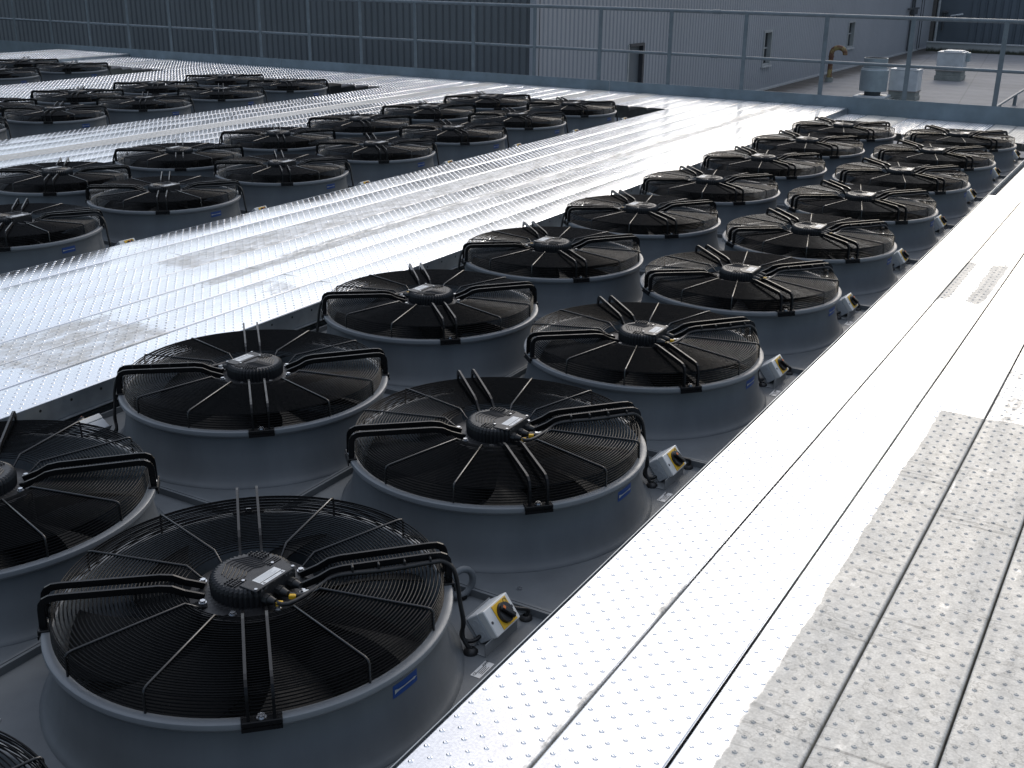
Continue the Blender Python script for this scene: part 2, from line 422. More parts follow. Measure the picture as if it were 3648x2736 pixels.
walkway('walkway', strip(-.666 - 3 * U, 7), DECK_Z + .05, hashdull(4, .1), 10, (0, 6), (8.0, 12.7), 'raised dimpled zinc walkway beyond the farthest fan unit')
def end_deck(xl, xr, z, seed, frac, label):
    n = int(round((xr - xl) / .247)); w_ = (xr - xl) / n
    rows = [(xl + w_ * i, xl + w_ * (i + 1), END_Y0, 12.70, 0) for i in range(n)]
    def f(x, y):
        k = math.floor((x - xl) / w_); return .9 if random.Random(k * 13 + seed).random() < frac else .08
    walkway('walkway', rows, z, f, seed, (0, 9), (END_Y0, 12.7), label)
end_deck(-.662, 1.835, LOW_Z, 23, .38, 'lowered zinc end walkway between the last fans of the nearest unit and the railing')
end_deck(-.662 - U, 1.804 - U, DECK_Z, 12, .25, 'zinc end walkway between the second fan unit and the railing')
end_deck(-.662 - 2 * U, 1.804 - 2 * U, DECK_Z, 13, .1, 'zinc end walkway between the third fan unit and the railing')
end_deck(-.662 - 3 * U, 1.804 - 3 * U, DECK_Z, 14, .1, 'zinc end walkway between the farthest fan unit and the railing')

def edge_plate(x, y0, y1, ztop, sgn, holes, label):
    """punched side plate hung under a walkway edge; sgn = direction it faces"""
    mb = MB(); mb.box((min(x, x + sgn * .003), y0, ztop - .095), (max(x, x + sgn * .003), y1, ztop - .006), 'edge')
    mb.box((min(x, x + sgn * .020), y0, ztop - .100), (max(x, x + sgn * .020), y1, ztop - .0965), 'edge')
    mb.box((min(x - sgn * .02, x - sgn * .017), y0, ztop - .20), (max(x - sgn * .02, x - sgn * .017), y1, ztop - .125), 'edge')
    if holes:
        y = y0 + .07
        X0 = Matrix.Translation((x + sgn * .0032, 0, 0))
        while y < y1:
            for zc, r in ((ztop - .032, .0065),):
                n = 8; vs = [(0, y + r * math.cos(2 * math.pi * j / n), zc + r * math.sin(2 * math.pi * j / n)) for j in range(n)]
                mb.add(vs, [list(range(n)) if sgn > 0 else list(range(n))[::-1]], 'hole', False, X0)
            y += .15
    o = mb.build('walkway_edge_plate'); tag(o, label, 'edge plate', 'walkway edge plates', 'structure')
for k in range(4):
    edge_plate(-.664 - k * U, -3.4, 12.70, DECK_Z + (.05 if k == 3 else 0), 1, k == 0 or k == 3, 'punched zinc edge plate under the left walkway beside fan unit %s' % ('nearest', 'second', 'third', 'farthest')[k])
    edge_plate(1.806 - k * U, -3.4, 12.70, DECK_Z, -1, False, 'dark zinc edge plate under the right walkway beside fan unit %s' % ('nearest', 'second', 'third', 'farthest')[k])

# ------------------------------------------------------------------ roof below
mb = MB(); mb.add([(-60, -30, ROOF_Z), (70, -30, ROOF_Z), (70, 140, ROOF_Z), (-60, 140, ROOF_Z)], [(0, 1, 2, 3)], 'roof')
tag(mb.build('roof'), 'pale grey flat roof below the plant deck', None, None, 'structure')

# ------------------------------------------------------------------ buildings
def ribbed(mb, p0, p1, z0, z1, pitch, depth, groove, m, nrm, cuts=()):
    """trapezoid-profiled sheet from p0 to p1 (plan points), ribs standing out along nrm; cuts = (start, end, bottom, top) openings"""
    p0 = Vector(p0); p1 = Vector(p1); d = (p1 - p0); L = d.length; d.normalize(); nrm = Vector(nrm)
    pts = []; t_ = 0.; bev = pitch * .07
    while t_ < L:
        for a, h in ((0, depth), (pitch * (1 - groove) - bev, depth), (pitch * (1 - groove) + bev, 0), (pitch - bev * 2, 0)):
            if t_ + a <= L: pts.append((t_ + a, h))
        t_ += pitch
    pts.append((L, 0))
    for c in cuts:
        for e in c[:2]:
            for i in range(len(pts) - 1):
                (ta, ha), (tb, hb) = pts[i], pts[i + 1]
                if ta < e < tb: pts.insert(i + 1, (e, ha + (hb - ha) * (e - ta) / (tb - ta))); break
    for i in range(len(pts) - 1):
        (ta, ha), (tb, hb) = pts[i], pts[i + 1]; mid = (ta + tb) / 2; spans = [(z0, z1)]
        for (ca, cb, cz0, cz1) in cuts:
            if ca < mid < cb: spans = ([(z0, cz0)] if cz0 > z0 + .01 else []) + [(cz1, z1)]
        A = p0 + d * ta + nrm * ha; B = p0 + d * tb + nrm * hb
        for (u, v) in spans: mb.add([(A.x, A.y, u), (B.x, B.y, u), (B.x, B.y, v), (A.x, A.y, v)], [(0, 1, 2, 3)], m)
WX, WY = -9.104, 19.66
bd = empty('dark_building', (-24, WY, ROOF_Z)); tag(bd, 'dark slate grey ribbed metal hall filling the upper left behind the railing', 'building')
mb = MB(); ribbed(mb, (-60, WY), (WX - .12, WY), ROOF_Z, 4.2, .178, .035, .34, 'darkwall', (0, -1)); mb.box((-60, WY + .01, ROOF_Z), (WX - .06, WY + 6, 4.15), 'darkwall')
o = mb.build('ribbed_wall'); o.parent = bd; o.matrix_parent_inverse = Matrix.Translation(-bd.location)
mb = MB(); mb.box((WX - .13, WY - .06, ROOF_Z), (WX + .02, WY + .09, 4.2), 'lightwall', bev=.006)
o = mb.build('corner_flashing'); o.parent = bd; o.matrix_parent_inverse = Matrix.Translation(-bd.location)
mb = MB(); mb.box((-60, WY - .09, 4.2), (WX + .05, WY + 6.1, 4.32), 'darkwall')
o = mb.build('roof_edge'); o.parent = bd; o.matrix_parent_inverse = Matrix.Translation(-bd.location)

bl = empty('pale_building', (WX, 40, ROOF_Z)); tag(bl, 'pale grey ribbed metal hall with narrow windows and a brown door, behind the railing', 'building')
def under(o, par): o.parent = par; o.matrix_parent_inverse = Matrix.Translation(-par.location); return o
DOOR = (24.25, 25.05, ROOF_Z, -.30); WINS = ((34.37, 35.16, -1.41, -.33), (44.45, 45.42, -1.40, -.38))
mb = MB()
Y0W = WY + .1
cuts = [(a - Y0W, b - Y0W, z0, z1) for a, b, z0, z1 in (DOOR,) + WINS]
ribbed(mb, (WX, Y0W), (WX, 60.2), ROOF_Z, 2.6, .20, .028, .36, 'lightwall', (1, 0), cuts)
mb.box((WX - 7, WY + 6.2, ROOF_Z), (WX - .35, 60.2, 2.5), 'lightwall')
under(mb.build('ribbed_wall'), bl)
mb = MB(); mb.box((WX - .2, WY + .1, ROOF_Z + .002), (WX + .075, DOOR[0] - .02, ROOF_Z + .06), 'flash'); mb.box((WX - .2, DOOR[1] + .02, ROOF_Z + .002), (WX + .075, 60.2, ROOF_Z + .06), 'flash')
under(mb.build('base_flashing'), bl)
mb = MB(); mb.box((WX - 7, WY + .1, 2.6), (WX + .12, 60.35, 2.74), 'flash'); under(mb.build('roof_edge'), bl)
mb = MB(); mb.box((WX - .12, DOOR[0], ROOF_Z), (WX - .08, DOOR[1], DOOR[3]), 'door')
dr = under(mb.build('door'), bl)
mb = MB()
mb.box((WX - .12, DOOR[0] - .06, ROOF_Z), (WX + .05, DOOR[0], DOOR[3] + .06), 'frame'); mb.box((WX - .12, DOOR[1], ROOF_Z), (WX + .05, DOOR[1] + .10, DOOR[3] + .06), 'ink'); mb.box((WX - .12, DOOR[0], DOOR[3]), (WX + .07, DOOR[1], DOOR[3] + .07), 'ink')
fr = mb.build('frame'); fr.parent = dr
for a, b, z0, z1 in WINS:
    mb = MB(); t_ = .07
    mb.box((WX - .14, a, z0), (WX + .055, a + t_, z1), 'frame'); mb.box((WX - .14, b - t_, z0), (WX + .055, b, z1), 'frame')
    mb.box((WX - .14, a + t_, z1 - t_), (WX + .055, b - t_, z1), 'frame'); mb.box((WX - .14, a + t_, z0), (WX + .03, b - t_, z0 + .05), 'frame')
    wn = under(mb.build('window'), bl)
    mb = MB(); mb.box((WX - .11, a + t_, z0 + .05), (WX - .09, b - t_, z1 - t_), 'glass'); g_ = mb.build('pane'); g_.parent = wn
    mb = MB(); mb.box((WX - .085, a + t_, z0 + .50), (WX - .06, b - t_, z0 + .545), 'frame'); g_ = mb.build('transom'); g_.parent = wn
    mb = MB(); mb.box((WX - .10, a - .05, z0 - .06), (WX + .10, b + .05, z0 - .012), 'flash'); g_ = mb.build('sill'); g_.parent = wn
FY = 60.4
bf = empty('far_building', (4, FY, ROOF_Z)); tag(bf, 'slate ribbed wall of a distant hall at the top right behind the mossy parapet', 'building')
mb = MB(); ribbed(mb, (-7.2, FY), (70, FY), ROOF_Z, 2.8, .36, .06, .4, 'farwall', (0, -1)); mb.box((-24, FY + .012, ROOF_Z), (70, FY + 5, 2.75), 'farwall')
under(mb.build('ribbed_wall'), bf)
mb = MB(); mb.box((-9.12, FY - .18, ROOF_Z), (-8.90, FY, 2.8), 'brown'); under(mb.build('pilaster'), bf)
mb = MB(); mb.tube([(-8.79, FY - .12, ROOF_Z), (-8.79, FY - .12, 2.8)], .07, 'flash', 8); under(mb.build('downpipe'), bf)
mb = MB(); mb.box((-9.0, FY - .1, 2.8), (70, FY + 5, 2.95), 'farwall'); under(mb.build('roof_edge'), bf)

mb = MB(); mb.box((-8.62, 57.6, 0), (14, 57.95, .40), 'moss')
pw = mb.build('parapet_wall'); pw.location = (0, 0, ROOF_Z); tag(pw, 'low pale parapet with dark moss along its foot at the far roof edge', 'parapet')
mb = MB(); mb.box((-8.66, 57.55, .40), (14.04, 58.0, .445), 'flash'); mb.build('coping', pw)

# conduits and lamp on the far walls
cd = empty('conduit', (WX + .1, 55.1, ROOF_Z)); tag(cd, 'dark vertical conduits with a bracket on the pale wall near its far end', 'conduit')
mb = MB()
for dy, r in ((0, .05), (.45, .04), (2.0, .02), (2.5, .02)): mb.tube([(0.02, dy, .1), (.02, dy, 4.6)], r, 'conduit', 8)
mb.build('pipe', cd)
mb = MB(); mb.box((0, -.9, 1.98), (.1, 1.2, 2.05), 'conduit'); mb.box((-.02, -.1, 1.75), (.14, .7, 1.98), 'conduit'); mb.build('bracket', cd)
wl = empty('wall_lamp', (-7.9, FY - .1, -.58)); tag(wl, 'pale floodlight on an arm in front of the far slate wall', 'lamp')
mb = MB(); mb.tube([(0, .1, -.1), (0, -.5, -.02)], .03, 'conduit', 8); mb.build('arm', wl)
mb = MB(); X = Matrix.Translation((.1, -.5, 0)) @ Matrix.Rotation(R(-10), 4, 'Y'); mb.box((-.3, -.12, -.04), (.3, .12, .05), 'hood', X, .03); mb.build('lamp_head', wl)
dp = empty('downpipe', (-8.5, FY - .12, -1.32)); tag(dp, 'short dark rainwater pipe with hopper on the far slate wall', 'pipe')
mb = MB(); mb.tube([(0, 0, 0), (0, 0, .8)], .06, 'conduit', 8); mb.build('pipe', dp); mb = MB(); mb.box((-.1, -.1, .8), (.18, .1, .92), 'conduit', bev=.02); mb.build('hopper', dp)

# ------------------------------------------------------------------ things on the roof
gp = empty('vent_pipe', (-8.1, 38.9, ROOF_Z)); tag(gp, 'rusty yellow gooseneck vent pipe standing on the roof beside the pale wall', 'pipe')
arc = [(0, 0, .95)] + [(.235 - .235 * math.cos(a), 0, .98 + .19 * math.sin(a)) for a in [math.pi * k / 10 for k in range(1, 11)]] + [(.47, 0, .93)]
mb = MB(); mb.tube([(0, 0, .05), (0, 0, .5)] + arc, .085, 'rust', 12); mb.build('pipe', gp)
mb = MB(); mb.cyl((0, 0), .14, 0, .16, 'curb', 14); mb.build('collar', gp)
mb = MB()
for z in (.18, .84): mb.cyl((0, 0), .098, z, z + .05, 'rust', 14)
mb.build('clamp', gp)
mu = empty('roof_fan', (-5.37, 33.9, ROOF_Z)); tag(mu, 'round grey roof exhaust cowl on a stepped square base behind the railing', 'exhaust fan')
mb = MB(); mb.lathe([(.0, .30), (.38, .29), (.405, .29)], 'cowl', 40).lathe([(.405, .29), (.41, .90)], 'cowl', 40).lathe([(.41, .90), (.385, .93), (.34, .95)], 'cowl', 40).lathe([(.345, .95), (.35, 1.25)], 'cowl', 40).lathe([(.35, 1.25), (.33, 1.25)], 'cowl', 40).lathe([(.33, 1.25), (.31, 1.12), (0, 1.10)], 'conduit', 40); mb.build('cowl', mu)
mb = MB(); mb.lathe([(.24, .14), (.24, .36)], 'conduit', 24); mb.build('neck', mu)
mb = MB(); mb.box((-.55, -.55, 0), (.55, .55, .10), 'curb', bev=.01); mb.box((-.46, -.46, .102), (.46, .46, .16), 'hood', bev=.01); mb.build('base', mu)
mb = MB(); mb.lathe([(.384, .925), (.392, .945), (.384, .965)], 'hood', 40); mb.build('band', mu)
def hood(loc, sx, sy, hc, hh, label, side):
    h = empty('roof_hood', loc); tag(h, label, 'roof vent', 'square roof vent hoods')
    mb = MB(); mb.box((-sx * .50, -sy * .50, 0), (sx * .50, sy * .50, hc * .5), 'curb', bev=.01); mb.box((-sx * .47, -sy * .47, hc * .5), (sx * .47, sy * .47, hc), 'curb', bev=.01); mb.build('curb', h)
    mb = MB(); mb.box((-sx * .49, -sy * .49, hc), (sx * .49, sy * .49, hc + hh), 'hood', bev=.012); mb.build('housing', h)
    mb = MB(); mb.box((-sx * .505, -sy * .505, hc + hh), (sx * .505, sy * .505, hc + hh + .03), 'hood', bev=.008); mb.box((-sx * .3, -sy * .4, hc + hh + .03), (sx * .4, sy * .4, hc + hh + .07), 'hood', bev=.02); mb.build('lid', h)
    mb = MB(); mb.box((-sx * .505, -sy * .505, hc - .02), (sx * .505, sy * .505, hc + .02), 'door', bev=.004); mb.build('seam_strip', h)
    if side: mb = MB(); mb.box((sx * .49, sy * .05, hc + hh * .5), (sx * .62, sy * .35, hc + hh * 1.0), 'cowl', bev=.01); mb.build('junction_box', h)
    return h
hood((-4.7, 42.5, ROOF_Z), .92, .92, .34, .62, 'square white roof vent standing alone on the open roof before the parapet', True)
hood((-4.62, 34.75, ROOF_Z), .84, .7, .27, .62, 'square white roof vent right behind the round cowl', False)
hr = empty('roof_handrail', (-1.48, 35.1, ROOF_Z)); tag(hr, 'short low handrail on the roof beyond the right end of the railing', 'handrail')
mb = MB(); mb.tube([(.05, -9, .32), (0, 0, .32), (0, 12, .32)], .035, 'galv', 8); mb.build('rail', hr)
for dy in (-6, -3, 0, 3, 6, 9):
    mb = MB(); mb.tube([(0, dy, 0), (0, dy, .30)], .05, 'galv', 8); mb.build('post', hr)

# ------------------------------------------------------------------ railing
rl = empty('railing', (0, RAIL_Y, LOW_Z)); tag(rl, 'galvanised safety railing with kick plate along the far end of the plant deck', 'railing')
def rp(mb, name): return mb.build(name, rl, -LOW_Z)
X0R, X1R = -22.0, 5.0
mb = MB()
mb.tube([(x, 0, 1.03) for x in np.linspace(X0R, X1R, 40)], .024, 'galv', 10); rp(mb, 'top_rail')
mb = MB(); mb.tube([(x, 0, .475) for x in np.linspace(X0R, X1R, 40)], .020, 'galv', 10); rp(mb, 'mid_rail')
xs = np.arange(X0R, X1R + .1, 6.0)
for i in range(len(xs) - 1):
    mb = MB(); mb.box((xs[i] + .004, -.030, LOW_Z - .01), (xs[i + 1] - .004, -.024, .075), 'kick'); rp(mb, 'kick_plate')
for n in range(-3, 23):
    x = 1.042 - 1.0435 * n
    mb = MB(); mb.box((x - .028, -.023, LOW_Z - .25), (x + .028, -.013, 1.022), 'galv', bev=.002); rp(mb, 'post')
for x in (-2.5, -8.9, -15.1):
    mb = MB(); mb.tube([(x - .05, 0, 1.03), (x + .05, 0, 1.03)], .0285, 'galv', 10); rp(mb, 'rail_sleeve'); mb = MB(); mb.tube([(x - .05, 0, .475), (x + .05, 0, .475)], .0245, 'galv', 10); rp(mb, 'rail_sleeve')
mb = MB(); mb.box((X0R, 12.712 - RAIL_Y, -.42), (X1R, 12.716 - RAIL_Y, LOW_Z - .012), 'edge'); rp(mb, 'fixing_plate')

# ------------------------------------------------------------------ dry cooler casings
ROWS0 = {'AB': -2, 'CD': 0, 'EF': 2, 'GH': 5}
def panel(xc, yc, x0, x1, y0, y1, hole, par, label=None):
    """pressed tray panel with a round opening and upturned edges"""
    mb = MB(); z = TRAY_Z; n = 64
    if hole:
        ring = [(xc + .525 * math.cos(2 * math.pi * (j + .5) / n), yc + .525 * math.sin(2 * math.pi * (j + .5) / n), z) for j in range(n)]
        out = []
        for j in range(n):
            a = 2 * math.pi * (j + .5) / n; dx, dy = math.cos(a), math.sin(a)
            tt = min(((x1 - xc) / dx if dx > 1e-9 else (x0 - xc) / dx if dx < -1e-9 else 1e9), ((y1 - yc) / dy if dy > 1e-9 else (y0 - yc) / dy if dy < -1e-9 else 1e9))
            out.append((xc + dx * tt, yc + dy * tt, z))
        mb.add(ring + out, [(j, n + j, n + (j + 1) % n, (j + 1) % n) for j in range(n)], 'paint')
        cs = [(x1, y1, z), (x0, y1, z), (x0, y0, z), (x1, y0, z)]
        for ci, (cx, cy, cz) in enumerate(cs):
            a = math.atan2(cy - yc, cx - xc) % (2 * math.pi); j = int(math.floor(a / (2 * math.pi) * n - .5)) % n
            mb.add([out[j], cs[ci], out[(j + 1) % n]], [(0, 1, 2)], 'paint')
    else:
        mb.add([(x0, y0, z), (x1, y0, z), (x1, y1, z), (x0, y1, z)], [(0, 1, 2, 3)], 'paint')
    h = .024; t_ = .010
    mb.box((x0, y0, z), (x0 + t_, y1, z + h), 'paint'); mb.box((x1 - t_, y0, z), (x1, y1, z + h), 'paint')
    mb.box((x0 + t_, y0, z), (x1 - t_, y0 + t_, z + h), 'paint'); mb.box((x0 + t_, y1 - t_, z), (x1 - t_, y1, z + h), 'paint')
    for sx in (-1, 1):
        for yy in (y0 + .1, y1 - .1):
            xx = xc + sx * .40
            if x0 + .03 < xx < x1 - .03: mb.cyl((xx, yy), .008, z, z + .006, 'bolt', 6)
    return mb.build('tray_panel', par)
VIS = {'A': range(0, 9), 'B': range(-1, 9), 'C': range(2, 9), 'D': range(3, 9), 'E': range(4, 9), 'F': range(5, 9), 'G': range(7, 9), 'H': range(8, 9)}
COLX = {}
for k, (r, l) in enumerate((('B', 'A'), ('D_', 'C_'), ('F_', 'E_'), ('H_', 'G_'))): pass
for k, (right, left) in enumerate((('B', 'A'), ('C', 'D'), ('E', 'F'), ('G', 'H'))):
    COLX[right] = Q - k * U; COLX[left] = -k * U
UN = ('nearest', 'second', 'third', 'farthest')
COOL = {}
for k, (right, left) in enumerate((('B', 'A'), ('C', 'D'), ('E', 'F'), ('G', 'H'))):
    xl, xr = COLX[left], COLX[right]; xm = (xl + xr) / 2; r0 = min(VIS[right][0], VIS[left][0]) - 1
    c = empty('dry_cooler', (xm, 4.5, -1.6)); COOL[k] = c
    tag(c, 'grey blue dry cooler casing under the %s double row of black fans' % ('nearest', 'second', 'third', 'farthest')[k], 'dry cooler', 'dry cooler casings sunk between the walkways')
    inv = Matrix.Translation(-c.location)
    def put(o): o.parent = c; o.matrix_parent_inverse = inv; return o
    for i in range(r0, 9):
        y0, y1 = (i - .5) * P + .0015, (i + .5) * P - .0015
        put(panel(xr, i * P, xm + .0015, xr + .640, y0, y1, i in VIS[right], None))
        put(panel(xl, i * P, xl - .640, xm - .0015, y0, y1, i in VIS[left], None))
    ya, yb = (r0 - .5) * P, 8.5 * P
    mb = MB(); x0, x1 = xl - .640, xr + .640; z0, z1 = -1.6, TRAY_Z - .004
    mb.box((x0, ya, z0), (x0 + .02, yb, z1), 'paint'); mb.box((x1 - .02, ya, z0), (x1, yb, z1), 'paint'); mb.box((x0 + .02, yb - .02, z0), (x1 - .02, yb, z1), 'paint'); mb.box((x0 + .02, ya, z0), (x1 - .02, ya + .02, z1), 'paint')
    put(mb.build('casing'))
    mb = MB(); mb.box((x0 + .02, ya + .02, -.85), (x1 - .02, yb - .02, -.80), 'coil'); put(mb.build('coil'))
c = COOL[0]; inv = Matrix.Translation(-c.location)
def put(o): o.parent = c; o.matrix_parent_inverse = inv; return o
mb = MB(); cx, cy = Q + .275, .588
mb.tube([(cx + .045 * math.cos(a) * .35, cy + .045 * math.cos(a) * .9, TRAY_Z + .052 + .045 * math.sin(a)) for a in [2 * math.pi * j / 28 for j in range(28)]], .011, 'paint', 8, closed=True)
mb.cyl((cx, cy), .018, TRAY_Z, TRAY_Z + .010, 'black', 12); put(mb.build('lifting_eye'))
for i in (0, 1, 2, 3):
    mb = MB(); x0, y0 = Q + .512, i * P + .268; z = TRAY_Z + .0012
    mb.add([(x0, y0, z), (x0 + .030, y0, z), (x0 + .030, y0 + .078, z), (x0, y0 + .078, z)], [(0, 1, 2, 3)], 'platewhite')
    for q in range(4):
        xa = x0 + .009 + q * .005; mb.add([(xa, y0 + .018, z + .0006), (xa + .002, y0 + .018, z + .0006), (xa + .002, y0 + .052 + .006 * (q % 2), z + .0006), (xa, y0 + .052 + .006 * (q % 2), z + .0006)], [(0, 1, 2, 3)], 'ink')
    st = put(mb.build('rating_label'))
    for txt, yy, sz, xx in (('CE', y0 + .004, .012, x0 + .012), ('AWP', y0 + .052, .013, x0 + .012)):
        fc = bpy.data.curves.new('print', 'FONT'); fc.body = txt; fc.size = sz; fc.extrude = .0002; fc.materials.append(M['ink'])
        fo = bpy.data.objects.new('print', fc); COL.objects.link(fo)
        bpy.context.view_layer.update()
        pm = bpy.data.meshes.new_from_object(fo.evaluated_get(bpy.context.evaluated_depsgraph_get()))
        bpy.data.objects.remove(fo); fo = bpy.data.objects.new('print', pm); COL.objects.link(fo); fo.parent = st
        fo.location = (xx, yy, z + .0008); fo.rotation_euler = (0, 0, R(90))

# ------------------------------------------------------------------ fans
DZ = -TRAY_Z
ARM_A = (45, 135, 225, 315)
def shroud_mb(n):
    mb = MB()
    mb.lathe([(.560, TRAY_Z), (.560, TRAY_Z + .003), (.549, TRAY_Z + .009), (.537, TRAY_Z + .024), (.527, TRAY_Z + .048), (.5195, TRAY_Z + .078), (.514, TRAY_Z + .108), (.511, -.088), (.5105, -.038), (.513, -.030)], 'paint', n)
    mb.lathe([(.513, -.030), (.525, -.024), (.530, -.016)], 'rim', n)
    mb.lathe([(.530, -.016), (.531, -.008), (.530, -.002)], 'rim', n)
    mb.lathe([(.530, -.002), (.528, .0), (.507, .0002), (.503, -.002)], 'rim', n)
    mb.lathe([(.503, -.002), (.499, -.010), (.496, -.026), (.494, -.06), (.494, -.17), (.500, -.26), (.515, -.33)], 'inner', n)
    return mb
def rail_path(z_in, r_in):
    return [(r_in, z_in), (.175, .058), (.205, .074), (.235, .079), (.48, .087), (.500, .086), (.5125, .080), (.519, .070), (.521, .058), (.523, -.004)]
def arm_mb(ang, simple=False):
    mb = MB(); X = rot(R(ang)); prof = [(-.0036, -.010), (.0036, -.010), (.0036, .0066), (.0028, .0086), (.0012, .0098), (-.0012, .0098), (-.0028, .0086), (-.0036, .0066)]
    for s_ in (-1, 1):
        y = s_ * .029
        path = [(r, y, z) for r, z in rail_path(.040, .125)]
        # bend radius already in the path; profile depth along path normal
        mb.sweep(path, prof, 'black', (0, 1, 0), X)
    return mb
def bracket_mb(ang):
    mb = MB(); X = rot(R(ang))
    mb.box((.506, -.046, -.0095), (.5365, .046, .0052), 'black', X, .002)
    mb.box((.5340, -.046, -.0200), (.5375, .046, -.0095), 'black', X)
    return mb
def guard_rings():
    rings = []
    n = 33
    for i in range(n):
        r = .180 + (.500 - .180) * i / (n - 1)
        z = .064 - .005 * (r - .18) / .32 - (max(0, .205 - r) / .03) * .008
        rings.append((r, z))
    for q in range(6): rings.append((.5035 + .001 * q * .3, .0555 - .0095 * q))
    return rings
def guard_mb(seg, sides):
    mb = MB()
    for r, z in guard_rings():
        mb.tube([(r * math.cos(2 * math.pi * j / seg), r * math.sin(2 * math.pi * j / seg), z) for j in range(seg)], .0019, 'wire', sides, closed=True)
    return mb
def spoke_path(): return [(.130, .028), (.158, .040), (.196, .0675), (.490, .0635), (.5025, .061), (.5075, .054), (.5085, -.012)]
SPOKES = (15, 75, 105, 165, 195, 255, 285, 345)
def spoke_mb(mb, ang):
    mb.tube([(r, 0, z) for r, z in spoke_path()], .0034, 'spoke', 8, X=rot(R(ang))); return mb
def motor_mb(near):
    mb = MB(); n = 96 if near else 40; k = [0]
    def rf(r, z, j): return r if (r < .09 or z < .034) else (r if j % 2 else r - .008)
    cut = .088
    prof = [(.165, .026), (.165, .032), (.118, .034), (.110, .036), (.112, .070), (.108, .080), (.100, .086), (.085, .0865), (.0, .0865)]
    vs0 = len(mb.v)
    mb.lathe(prof, 'cast', n, rfun=rf, smooth=False)
    # straight terminal side: flatten the housing on +X above the base
    for i in range(vs0, len(mb.v)):
        x, y, z = mb.v[i]
        if z > .033 and x > cut: mb.v[i] = (cut, y, z)
    if near:
        # chevron ribs on the lid
        for q in range(7):
            d = -.082 + q * .0125
            pts = [(d + .030, -.078 + abs(d) * .25, 0), (d + .012, -.030, 0), (d, -.012, 0), (d, .012, 0), (d + .012, .030, 0), (d + .030, .078 - abs(d) * .25, 0)]
            pts = [(min(px, .012), py, .0875) for px, py, _ in pts if px * px + py * py < .096 ** 2]
            if len(pts) > 2: mb.tube(pts, .0016, 'cast', 4, smooth=False)
        for q in range(4):
            x = -.004 + q * .008; mb.box((x, -.088, .0865), (x + .003, -.045, .0895), 'cast'); mb.box((x, .045, .0865), (x + .003, .088, .0895), 'cast')
        mb.box((.028, -.078, .0865), (.087, .078, .0900), 'cast', bev=.0015)
        for a in range(5):
            for b_ in range(4):
                px, py = -.020 - a * .011, .058 + b_ * .009
                if px * px + py * py < .098 ** 2: mb.cyl((px, py), .0028, .0865, .093, 'cast', 6)
                px, py = -.012 + a * .011, -.060 - b_ * .009
                if px * px + py * py < .098 ** 2 and a < 3: mb.cyl((px, py), .0028, .0865, .091, 'cast', 6)
        for px, py in ((.022, -.055), (.022, .055), (.080, -.070), (.080, .070)): mb.cyl((px, py), .0045, .0865, .0925, 'bolt', 8)
    return mb
def plate_mb(near):
    mb = MB(); z = .0904 if near else .0872
    mb.add([(.040, -.042, z), (.066, -.042, z), (.066, .042, z), (.040, .042, z)], [(0, 1, 2, 3)], 'platewhite')
    mb.add([(.069, -.042, z), (.080, -.042, z), (.080, .042, z), (.069, .042, z)], [(0, 1, 2, 3)], 'platewhite')
    if near:
        for q in range(5):
            x = .0435 + q * .0044; mb.add([(x, -.038, z + .0003), (x + .0012, -.038, z + .0003), (x + .0012, .034 - .008 * (q % 3), z + .0003), (x, .034 - .008 * (q % 3), z + .0003)], [(0, 1, 2, 3)], 'boxgrey')
        for y in (-.034, .034):
            mb.add([(.0775, y - .0045, z + .0003), (.0775, y + .0045, z + .0003), (.0710, y, z + .0003)], [(0, 1, 2)], 'ink')
        mb.add([(.073, -.018, z + .0003), (.0755, -.018, z + .0003), (.0755, .012, z + .0003), (.073, .012, z + .0003)], [(0, 1, 2, 3)], 'boxgrey')
    return mb
def blade_mb(mb, ang):
    X = rot(R(ang)); vs = []; fs = []; nr, nc = 9, 7
    for i in range(nr):
        t_ = i / (nr - 1); r = .135 + t_ * .345; ch = .62 - .18 * t_; lead = -.30 * t_ ** 1.6
        for j in range(nc):
            s_ = j / (nc - 1) - .5; a = lead + s_ * ch * (1 if r < .3 else .94)
            z = -.088 - s_ * (.120 - .045 * t_) + .012 * (1 - 4 * s_ * s_)
            vs.append((r * math.cos(a), r * math.sin(a), z))
    for i in range(nr - 1):
        for j in range(nc - 1): fs.append((i * nc + j, i * nc + j + 1, (i + 1) * nc + j + 1, (i + 1) * nc + j))
    mb.add(vs, fs, 'blade', True, X); mb.add([(a, b, c - .004) for a, b, c in vs], [f[::-1] for f in fs], 'blade', True, X)
    return mb
def hub_mb(): return MB().lathe([(.15, -.16), (.150, -.02), (.145, .005), (.10, .016), (.0, .018)], 'black', 32)
